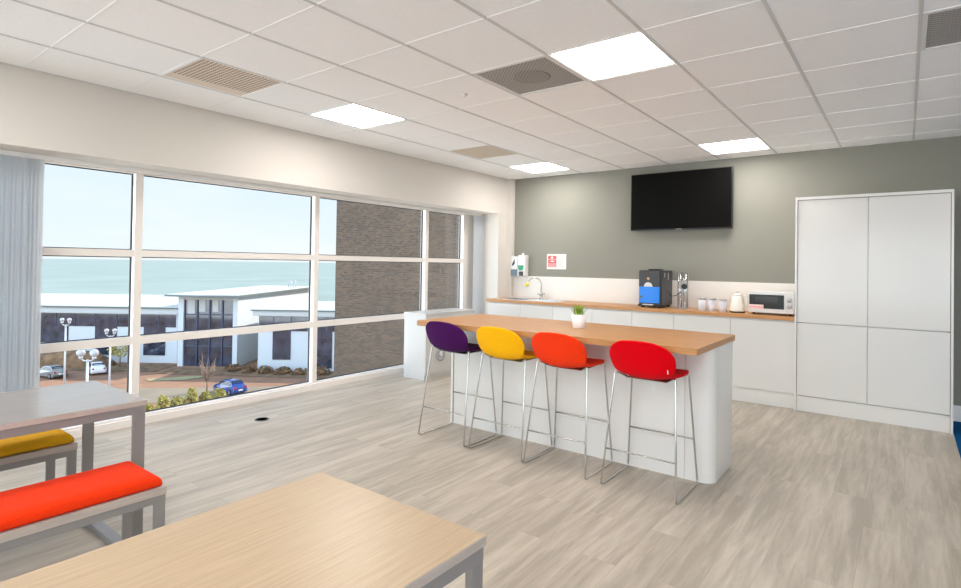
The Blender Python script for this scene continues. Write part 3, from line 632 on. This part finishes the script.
def cushion_mesh(x0, y0, x1, y1, z0, z1):
    m = MB(); nx, ny = 16, 40; P = {}
    def prof(d, r): return (1-max(0, 1-min(1, max(0, d)/r))**2.4)**(1/2.4)
    for side in (0, 1):
        for i in range(nx+1):
            for j in range(ny+1):
                if side == 0 and (i in (0, nx) or j in (0, ny)): continue
                u = .5-.5*math.cos(PI*i/nx); v = .5-.5*math.cos(PI*j/ny); x = x0+(x1-x0)*u; y = y0+(y1-y0)*v
                d = min(x-x0, x1-x, y-y0, y1-y); h = prof(d, .045); zm = z0+.012
                z = zm+(z1-zm)*h if side else zm-(zm-z0)*prof(d, .02)
                P[side, i, j] = m.bm.verts.new((x, y, z))
    for side in (0, 1):
        for i in range(nx):
            for j in range(ny):
                q = [P.get((side, a, b)) or P[1, a, b] for a, b in ((i, j), (i+1, j), (i+1, j+1), (i, j+1))]
                m.bm.faces.new(q if side else q[::-1])
    return m
def bench(label, x0, x1, y0, y1, cm, ctop=.492):
    t = thing('bench', label, 'bench', ((x0+x1)/2, (y0+y1)/2, 0)); H_ = .44; i = .003; z = H_-.0305; lw = .042
    MB().box((x0, y0, H_-.03), (x1, y1, H_), .002).build('seat_board', M['edge'], t)
    m = MB(); m.box((x0+i, y0+i, z-.03), (x0+i+.025, y1-i, z)); m.box((x1-i-.025, y0+i, z-.03), (x1-i, y1-i, z)); m.box((x0+i+.025, y0+i, z-.03), (x1-i-.025, y0+i+.03, z)); m.box((x0+i+.025, y1-i-.03, z-.03), (x1-i-.025, y1-i, z))
    m.build('frame_rail', M['silver'], t)
    for yy0, yy1 in ((y0+i, y0+i+lw), (y1-i-lw, y1-i)):
        for xx0, xx1 in ((x0+i, x0+i+.018), (x1-i-.018, x1-i)): MB().box((xx0, yy0, .028), (xx1, yy1, z-.03), .002).build('leg', M['silver'], t)
        MB().box((x0+i, yy0, 0), (x1-i, yy1, .028), .002).build('foot_runner', M['silver'], t)
    o = cushion_mesh(x0+.012, y0+.02, x1-.012, y1-.012, H_+.001, ctop).build('cushion', cm, t)
    for p in o.data.polygons: p.use_smooth = True
    return t
bench('bench with a bright orange cushion in front of the grey table', -2.842, -2.497, -.65, 1.062, M['bench_orange'])
bench('bench with a mustard yellow cushion behind the grey table, by the window', -3.795, -3.440, -.65, 1.024, M['mustard'])
# ------------------------------------------------------------------ outdoors
YAW = .6438762; G = -11.6
def W(u, d, z=G): return (u*math.cos(YAW)-d*math.sin(YAW), u*math.sin(YAW)+d*math.cos(YAW), z)
def ext(name, label, cat, u, d, z=G, rz=0, group=None): return thing(name, label, cat, W(u, d, z), YAW+rz, group)
def lbox(name, a, b, m, t, o, bev=0):            # box in (U, D, Z) site coordinates, o = (u, d) of the thing
    return MB().box((a[0]-o[0], a[1]-o[1], a[2]-G), (b[0]-o[0], b[1]-o[1], b[2]-G), bev).build(name, m, t, world=False)
def gplane(name, pts, z, m, th=.0):
    q = MB(); v = [q.bm.verts.new(W(u, d, z)) for u, d in pts]; q.bm.faces.new(v); o = q.build(name, m)
    if o.data.polygons[0].normal.z < 0: o.data.flip_normals()
    return o
# sea, sky-lit ground
q = MB(); v = [q.bm.verts.new(W(u, d, -22)) for u, d in ((-60000, 60), (60000, 60), (60000, 60000), (-60000, 60000))]; q.bm.faces.new(v); o = q.build('sea', M['sea']); o['kind'] = 'structure'
if o.data.polygons[0].normal.z < 0: o.data.flip_normals()
struct(gplane('ground', [(-140, 4), (60, 22), (60, 108), (-140, 108)], G, M['asphalt']))
struct(gplane('road', [(-80, 51), (-30, 56.5), (-4, 60.5), (-4, 56), (-28, 51), (-50, 45), (-80, 40)], G+.03, M['road']))
struct(gplane('lawn', [(-37.5, 60.2), (-33, 62.3), (-31.5, 62.3), (-33.0, 60.1), (-36.4, 59.2)], G+.05, M['grass']))
struct(gplane('planting_bed', [(-60, 64.3), (-38.8, 64.3), (-38.8, 69), (-60, 69)], G+.05, M['bank']))
struct(gplane('planting_bed', [(-38, 63.2), (-15, 61.5), (-15, 66.8), (-38, 66.8)], G+.05, M['bank']))
# left building
o_ = (-50, 70); t = ext('seaside_building', 'long low white building on the left with a pale roof and strip windows', 'building', *o_)
m = MB()
def lb(m, a, b, o): m.box((a[0]-o[0], a[1]-o[1], a[2]-G), (b[0]-o[0], b[1]-o[1], b[2]-G))
lb(m, (-72, 70, G), (-39.6, 84, -5.35), o_); m.build('walls', M['render_white'], t, world=False)
lbox('fascia', (-72.4, 69.5, -5.40), (-39.3, 84.4, -4.72), M['fascia'], t, o_)
lbox('roof_edge', (-72.5, 69.35, -4.74), (-39.2, 84.5, -4.55), M['roof_edge'], t, o_)
m = MB(); m.prism([(69.3-70, -4.55-G), (87-70, -4.5-G), (87-70, -4.1-G), (69.3-70, -4.45-G)], -72.6+50, -39.1+50, axis='x'); m.build('roof', M['roof'], t, world=False)
for a, b, z0, z1 in ((-60, -39.8, -7.1, -5.5), (-62, -53.4, -9.2, -7.1), (-50, -47.25, -10.65, -7.1), (-43.85, -41.1, -10.65, -7.1)):
    p = lbox('window', (a, 69.93, z0), (b, 69.99, z1), M['darkglass'], t, o_)
for a in (-57.5, -55, -52.6, -50, -47.3, -44.6, -42): lbox('mullion', (a, 69.88, -7.1), (a+.08, 69.93, -5.5), M['blueframe'], t, o_)
# centre block
o_ = (-35, 68); t = ext('glazed_entrance_block', 'two-storey white block with tall dark glazing and a flat overhanging roof', 'building', *o_)
lbox('walls', (-38.4, 68.35, G), (-31.1, 95, -3.0), M['render_white'], t, o_)
for a, b in ((-38.4, -37.75), (-31.67, -31.1)): lbox('column', (a, 67.95, G), (b, 68.35, -3.0), M['render_white'], t, o_)
lbox('fascia', (-37.75, 67.98, -3.42), (-31.67, 68.35, -3.0), M['fascia'], t, o_)
lbox('glazing', (-37.75, 68.25, G), (-31.67, 68.33, -3.42), M['darkglass'], t, o_)
for a in (-36.25, -34.7, -33.15): lbox('mullion', (a, 68.1, G), (a+.16, 68.25, -3.42), M['blueframe'], t, o_)
for z in (-5.3, -7.3, -9.2): lbox('transom', (-37.75, 68.15, z), (-31.67, 68.25, z+.14), M['blueframe'], t, o_)
for a, b in ((-37.4, -36.3), (-36.0, -35.0), (-34.3, -33.4)): lbox('interior_blind', (a, 68.2, -5.2 if a < -36.2 else -4.9), (b-.2, 68.24, -3.45), M['fascia'], t, o_)
m = MB(); P = [(-39.6, 67.0), (-35, 66.2), (-30.6, 66.8), (-30.2, 96), (-39.6, 96)]
m.prism([(u+35, d-68) for u, d in P], -3.0-G, -2.80-G); m.build('roof_edge', M['roof_edge'], t, world=False)
m = MB(); P = [(-39.4, 67.2), (-35, 66.4), (-30.8, 67.0), (-30.4, 95.8), (-39.4, 95.8)]
m.prism([(u+35, d-68) for u, d in P], -2.80-G, -2.72-G); m.build('roof', M['roof'], t, world=False)
for u in (-33.0, -32.2):
    m = MB(); m.tube([(u+35, 22, -2.72-G), (u+35, 22, -1.75-G), (u+35.2, 22, -1.6-G), (u+35.4, 22, -1.75-G), (u+35.4, 22, -2.72-G)], .07, 6); m.build('roof_rail', M['lamp_post'], t, world=False)
# right building
o_ = (-22, 66); t = ext('white_annexe', 'low white annexe with a dark strip window, right of the glazed block', 'building', *o_)
lbox('walls', (-27.7, 66, G), (-12, 80, -4.9), M['render_white'], t, o_)
lbox('fascia', (-28.2, 65.5, -5.02), (-12, 80.4, -4.42), M['fascia'], t, o_)
lbox('roof_edge', (-28.4, 65.35, -4.44), (-12, 80.5, -4.30), M['roof_edge'], t, o_)
lbox('roof', (-28.3, 65.4, -4.30), (-12, 80.4, -4.24), M['roof'], t, o_)
for a, b, z0, z1 in ((-27.6, -12, -6.85, -5.15), (-25.95, -23.8, -10.25, -6.85), (-20.7, -18.85, -11.2, -6.85)): lbox('window', (a, 65.93, z0), (b, 65.99, z1), M['darkglass'], t, o_)
for a in (-25.9, -23.8, -21.7, -19.6): lbox('mullion', (a, 65.88, -6.85), (a+.08, 65.93, -5.15), M['blueframe'], t, o_)
# brick wing
t = thing('brick_wing', 'dark brick wing of the building seen through the right of the window', 'building', (-13, 19, G))
box('wall', (-20.96, 16, G), (-5.6, 24, 9.5), M['brick'], t)
box('coping', (-21.06, 15.9, 9.5), (-5.6, 24.1, 9.7), M['roof_edge'], t)
# street lamps
def lamp(u, d, h, r, span, lab, rz=0):
    t = ext('street_lamp', lab, 'street lamp', u, d, rz=rz, group='car park street lamps')
    MB().tube([(0, 0, 0), (0, 0, h-.45)], .09, 10, r2=.06).build('pole', M['lamp_post'], t, world=False)
    MB().tube([(-span/2, 0, h-.40), (-span/4, 0, h-.52), (span/4, 0, h-.52), (span/2, 0, h-.40)], .04, 8).build('arm', M['lamp_post'], t, world=False)
    for s in (-1, 1):
        MB().ball((s*span/2, 0, h-.05), r, 3).build('lamp_globe', M['globe'], t, world=False)
        MB().lathe([(.10, -r-.12), (.12, -r), (.05, -r+.05)], (s*span/2, 0, h-.05), 12).build('lamp_collar', M['lamp_post'], t, world=False)
lamp(-36.1, 47, 7.85, .17, .62, 'leftmost twin-globe street lamp, its pole beside the blind')
lamp(-24.0, 33, 7.45, .24, .80, 'short-looking twin-globe street lamp with large globes, between the other two')
lamp(-30.9, 45, 7.25, .17, .55, 'rightmost twin-globe street lamp, nearest the window mullion', .3)
# cars
def make_car(u, d, rz, paint, lab, L=4.2, hgt=1.48):
    t = ext('parked_car', lab, 'car', u, d, G+.04, rz)
    prof = [(-L/2, .30), (-L/2-.02, .62), (-L/2+.10, .95), (-L/2+.42, 1.02), (-L/2+.62, 1.28), (-L/2+1.1, hgt-.02), (-.1, hgt), (.55, hgt-.07), (1.15, 1.0), (1.75, .86), (L/2-.05, .66), (L/2, .35), (L/2-.1, .22), (-L/2+.15, .22)]
    m = MB(); n = 9; R = []
    for j in range(n):
        v = 2*j/(n-1)-1; w = .86; row = []
        for x, z in prof:
            up = max(0, (z-.85)/.6); yy = w*math.copysign(abs(v)**.75, v)*(1-.26*up) if v else 0
            ed = .5*max(0, abs(v)-.7)/.3
            row.append(m.bm.verts.new((x*(1-.035*ed*2), yy, z-(.05*ed*2 if z > .3 else 0))))
        R.append(row)
    for A, B in zip(R, R[1:]):
        for k in range(len(prof)): m.bm.faces.new((A[k], A[(k+1) % len(prof)], B[(k+1) % len(prof)], B[k])).smooth = True
    m.bm.faces.new(R[0]); m.bm.faces.new(R[-1][::-1])
    m.build('body', paint, t, world=False)
    for s in (-1, 1):
        q = MB(); pts = [(-L/2+.72, .98), (-L/2+.85, 1.22), (-L/2+1.2, hgt-.12), (-.1, hgt-.11), (.42, hgt-.16), (.95, 1.0)]
        vs = [q.bm.verts.new((x, s*(.875*(1-.26*max(0, (z-.85)/.6))+.0), z)) for x, z in pts]; q.bm.faces.new(vs)
        q.build('side_window', M['carglass'], t, world=False)
    for nm, a, b in (('windscreen', (.60, hgt-.10), (1.12, 1.03)), ('rear_window', (-L/2+1.0, hgt-.07), (-L/2+.56, 1.20))):
        q = MB(); o = .03 if nm == 'windscreen' else -.03
        vs = [q.bm.verts.new((x+o, yy*w, z+.03)) for (x, z), w in ((a, .60), (b, .68)) for yy in (-1, 1)]; q.bm.faces.new((vs[0], vs[1], vs[3], vs[2])); q.build(nm, M['carglass'], t, world=False)
    for x in (-L/2+.78, L/2-.82):
        for s in (-1, 1):
            w_ = MB().lathe([(.22, -.10), (.31, -.10), (.32, 0), (.31, .10), (.22, .10)], (x, s*.80, .32), 20, 'y').build('wheel', M['tyre'], t, world=False)
            MB().lathe([(.20, -.105), (.20, .105)], (x, s*.80, .32), 16, 'y').build('hub_cap', M['hub'], w_, world=False)
    for s in (-1, 1):
        MB().box((-L/2-.03, s*.62-.12, .72), (-L/2+.1, s*.62+.12, .92), .03).build('tail_light', M['redlamp'], t, world=False)
        MB().box((L/2-.16, s*.6-.14, .60), (L/2-.01, s*.6+.14, .72), .03).build('headlight', M['white'], t, world=False)
    MB().box((-L/2-.045, -.25, .50), (-L/2+.02, .25, .62), .005).build('number_plate', M['paper'], t, world=False)
    return t
c = make_car(-25.6, 54.6, 2.55, M['carblue'], 'blue hatchback parked outside beyond the window, by the yellow shrubs'); c.scale = (.86, .86, .9)
c = make_car(-44.9, 63.2, 2.3, M['carwhite'], 'white car parked outside between the street lamps'); c.scale = (.86, .86, .86)
c = make_car(-48.0, 60.6, 2.7, M['cardark'], 'dark grey car parked outside nearest the blind'); c.scale = (.86, .86, .88)
# shrubs
NTH = ['leftmost', 'second from left', 'third from left', 'fourth from left', 'fifth from left', 'sixth from left', 'seventh from left']
def shrub(u, d, r, h, m_, lab, grp, n=420, nm='garden_shrub', leaf=.13):
    t = ext(nm, lab, 'shrub', u, d, rz=random.uniform(0, 6), group=grp); m = MB()
    for i in range(n):
        a = random.uniform(0, 2*PI); w = random.uniform(0, 1)**.5; zz = random.uniform(0, 1)
        rr = r*math.sqrt(max(.02, 1-(zz*.95)**2))*(.7+.3*w)*(1+.25*math.sin(3*a+u)); c = Vector((rr*math.cos(a), rr*math.sin(a), zz*h))
        n1 = Vector((random.gauss(0, 1), random.gauss(0, 1), random.gauss(0, 1))).normalized(); n2 = n1.orthogonal().normalized(); n3 = n1.cross(n2); s_ = leaf*random.uniform(.6, 1.3)
        vs = [m.bm.verts.new(c+n2*s_*p+n3*s_*.6*q_) for p, q_ in ((-1, 0), (0, -1), (1, 0), (0, 1))]; m.bm.faces.new(vs)
    m.build('foliage', m_, t, world=False)
    MB().ball((0, 0, h*.38), 1, 2, (r*.68, r*.68, h*.42), .12).build('inner_branches', M['shrub_dark'], t, world=False)
    return t
for i in range(7):
    f = i/6; u = -29.6+(4.1)*f; dd = 45.7+(6.5)*f
    shrub(u, dd, random.uniform(.48, .55), random.uniform(.8, 1.5), M['shrub'], NTH[i]+' yellow-green shrub in the row outside below the sill, beside the blue car', 'yellow-green shrubs below the window')
for i, (u, dd) in enumerate([(-30.4, 65.6), (-28.3, 64.9), (-26.2, 64.5), (-24.0, 64.4), (-21.8, 64.2), (-19.5, 64)]):
    shrub(u, dd, random.uniform(.85, 1.02), random.uniform(.6, 1.0), M['shrub_dark'], NTH[i]+' low brown shrub along the foot of the white annexe', 'brown shrubs by the white annexe', 260)
t = ext('earth_bank', 'brown earth bank behind the parked cars, before the long white building', 'bank', -51.5, 67.6)
m = MB(); m.ball((0, 0, 0), 1, 4, (5.6, 1.9, 1.9), .035); bmesh.ops.bisect_plane(m.bm, geom=m.bm.verts[:]+m.bm.edges[:]+m.bm.faces[:], plane_co=(0, 0, .0), plane_no=(0, 0, 1), clear_inner=True); m.build('mound', M['bank'], t, world=False)
t = ext('leafy_tree', 'small green tree behind the street lamps in front of the low white building', 'tree', -44.6, 66.6)
MB().tube([(0, 0, 0), (.1, 0, 1.3), (0, .1, 2.2)], .12, 8, r2=.05).build('trunk', M['bark'], t, world=False)
m = MB()
for i in range(420):
    v = Vector((random.gauss(0, 1), random.gauss(0, 1), random.gauss(0, 1))).normalized()*random.uniform(.6, 1.25); c = Vector((v.x, v.y, 2.3+v.z*.9)); n1 = Vector((random.gauss(0, 1), random.gauss(0, 1), random.gauss(0, 1))).normalized(); n2 = n1.orthogonal().normalized(); n3 = n1.cross(n2); s_ = .15
    m.bm.faces.new([m.bm.verts.new(c+n2*s_*p+n3*s_*.6*q_) for p, q_ in ((-1, 0), (0, -1), (1, 0), (0, 1))])
m.build('crown', M['shrub'], t, world=False)
t = ext('bare_tree', 'small leafless tree standing beside the blue car', 'tree', -27.9, 54.6); t.scale = (1.35, 1.35, 1.35)
m = MB(); m.tube([(0, 0, 0), (.03, 0, .8), (-.02, .02, 1.5)], .06, 8, r2=.035); m.build('trunk', M['bark'], t, world=False)
m = MB()
for i in range(26):
    a = random.uniform(0, 2*PI); z = random.uniform(.7, 1.5); l = random.uniform(.6, 1.1); p0 = Vector((0, 0, z)); p1 = p0+Vector((math.cos(a)*l*.45, math.sin(a)*l*.45, l*.6)); p2 = p1+Vector((math.cos(a)*l*.12, math.sin(a)*l*.3, l*.7))
    m.tube([p0, p1, p2], .022, 5, r2=.008)
    m.tube([p1, p1+Vector((math.cos(a+1)*.25, math.sin(a+1)*.25, .35))], .012, 4, r2=.006)
m.build('branches', M['bark'], t, world=False)
# ------------------------------------------------------------------ sky, sun
REAR_SKY_BOOST = 4.2
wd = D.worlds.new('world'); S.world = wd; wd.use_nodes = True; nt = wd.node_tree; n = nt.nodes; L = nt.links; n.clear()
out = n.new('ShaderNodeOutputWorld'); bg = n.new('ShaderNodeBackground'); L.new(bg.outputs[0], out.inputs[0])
tc = n.new('ShaderNodeTexCoord'); sp = n.new('ShaderNodeSeparateXYZ'); L.new(tc.outputs['Generated'], sp.inputs[0])
rp = n.new('ShaderNodeValToRGB'); e = rp.color_ramp.elements; e[0].position = 0; e[0].color = (.86, .935, .965, 1); e[1].position = 1; e[1].color = (.30, .48, .80, 1)
x = e.new(.06); x.color = (.80, .91, .965, 1); x = e.new(.22); x.color = (.72, .865, .965, 1); x = e.new(.5); x.color = (.45, .64, .90, 1)
L.new(sp.outputs[2], rp.inputs[0])
mp = n.new('ShaderNodeMapping'); mp.inputs['Scale'].default_value = (2, 2, 9); L.new(tc.outputs['Generated'], mp.inputs[0])
nz = n.new('ShaderNodeTexNoise'); nz.inputs['Scale'].default_value = 1.6; nz.inputs['Detail'].default_value = 6; L.new(mp.outputs[0], nz.inputs['Vector'])
mr = n.new('ShaderNodeMapRange'); mr.inputs[1].default_value = .48; mr.inputs[2].default_value = .75; mr.inputs[3].default_value = 0; mr.inputs[4].default_value = .7; L.new(nz.outputs['Fac'], mr.inputs[0])
mx = n.new('ShaderNodeMixRGB'); mx.inputs[2].default_value = (.93, .955, .965, 1); L.new(mr.outputs[0], mx.inputs[0]); L.new(rp.outputs[0], mx.inputs[1]); L.new(mx.outputs[0], bg.inputs[0])
br = n.new('ShaderNodeMapRange'); br.interpolation_type = 'SMOOTHSTEP'; br.inputs[1].default_value = 0; br.inputs[2].default_value = -.6; br.inputs[3].default_value = 1; br.inputs[4].default_value = REAR_SKY_BOOST
L.new(sp.outputs[1], br.inputs[0]); ml = n.new('ShaderNodeMath'); ml.operation = 'MULTIPLY'; L.new(br.outputs[0], ml.inputs[0]); L.new(ml.outputs[0], bg.inputs[1])     # sky behind the camera brightened as added fill for the room
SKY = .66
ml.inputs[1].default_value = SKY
sl = D.lights.new('sun', 'SUN'); sl.energy = 4.2; sl.angle = math.radians(.6); sl.color = (1, .93, .82); so = D.objects.new('sun', sl); COL.objects.link(so)
az = Vector((math.cos(YAW)*.80-math.sin(YAW)*.60, math.sin(YAW)*.80+math.cos(YAW)*.60, 0)).normalized(); sd = az*math.cos(math.radians(36))+Vector((0, 0, math.sin(math.radians(36))))
so.rotation_euler = sd.to_track_quat('Z', 'Y').to_euler()
# ------------------------------------------------------------------ camera
cd = D.cameras.new('camera'); cam = D.objects.new('camera', cd); COL.objects.link(cam); S.camera = cam
F = Vector((-0.60026113, 0.79972308, 0.01138303)); R = Vector((0.79978831, 0.6000991, 0.01482298)); U = Vector((-0.00502334, -0.01800167, 0.99982534))
mw = Matrix(((R.x, U.x, -F.x, 0), (R.y, U.y, -F.y, 0), (R.z, U.z, -F.z, 1.3977672), (0, 0, 0, 1))); cam.matrix_world = mw
cd.sensor_fit = 'HORIZONTAL'; cd.sensor_width = 36; cd.lens = 552.277/961*36; cd.shift_x = -(491.53-480.5)/961; cd.shift_y = (258.684-294)/961
cd.clip_start = .05; cd.clip_end = 100000
S.view_settings.view_transform = 'Standard'; S.view_settings.look = 'None'; S.view_settings.gamma = 1; S.view_settings.exposure = .72; S.view_settings.use_curve_mapping = False
S.cycles.max_bounces = 10; S.cycles.diffuse_bounces = 6; S.cycles.transparent_max_bounces = 24; S.cycles.use_denoising = True
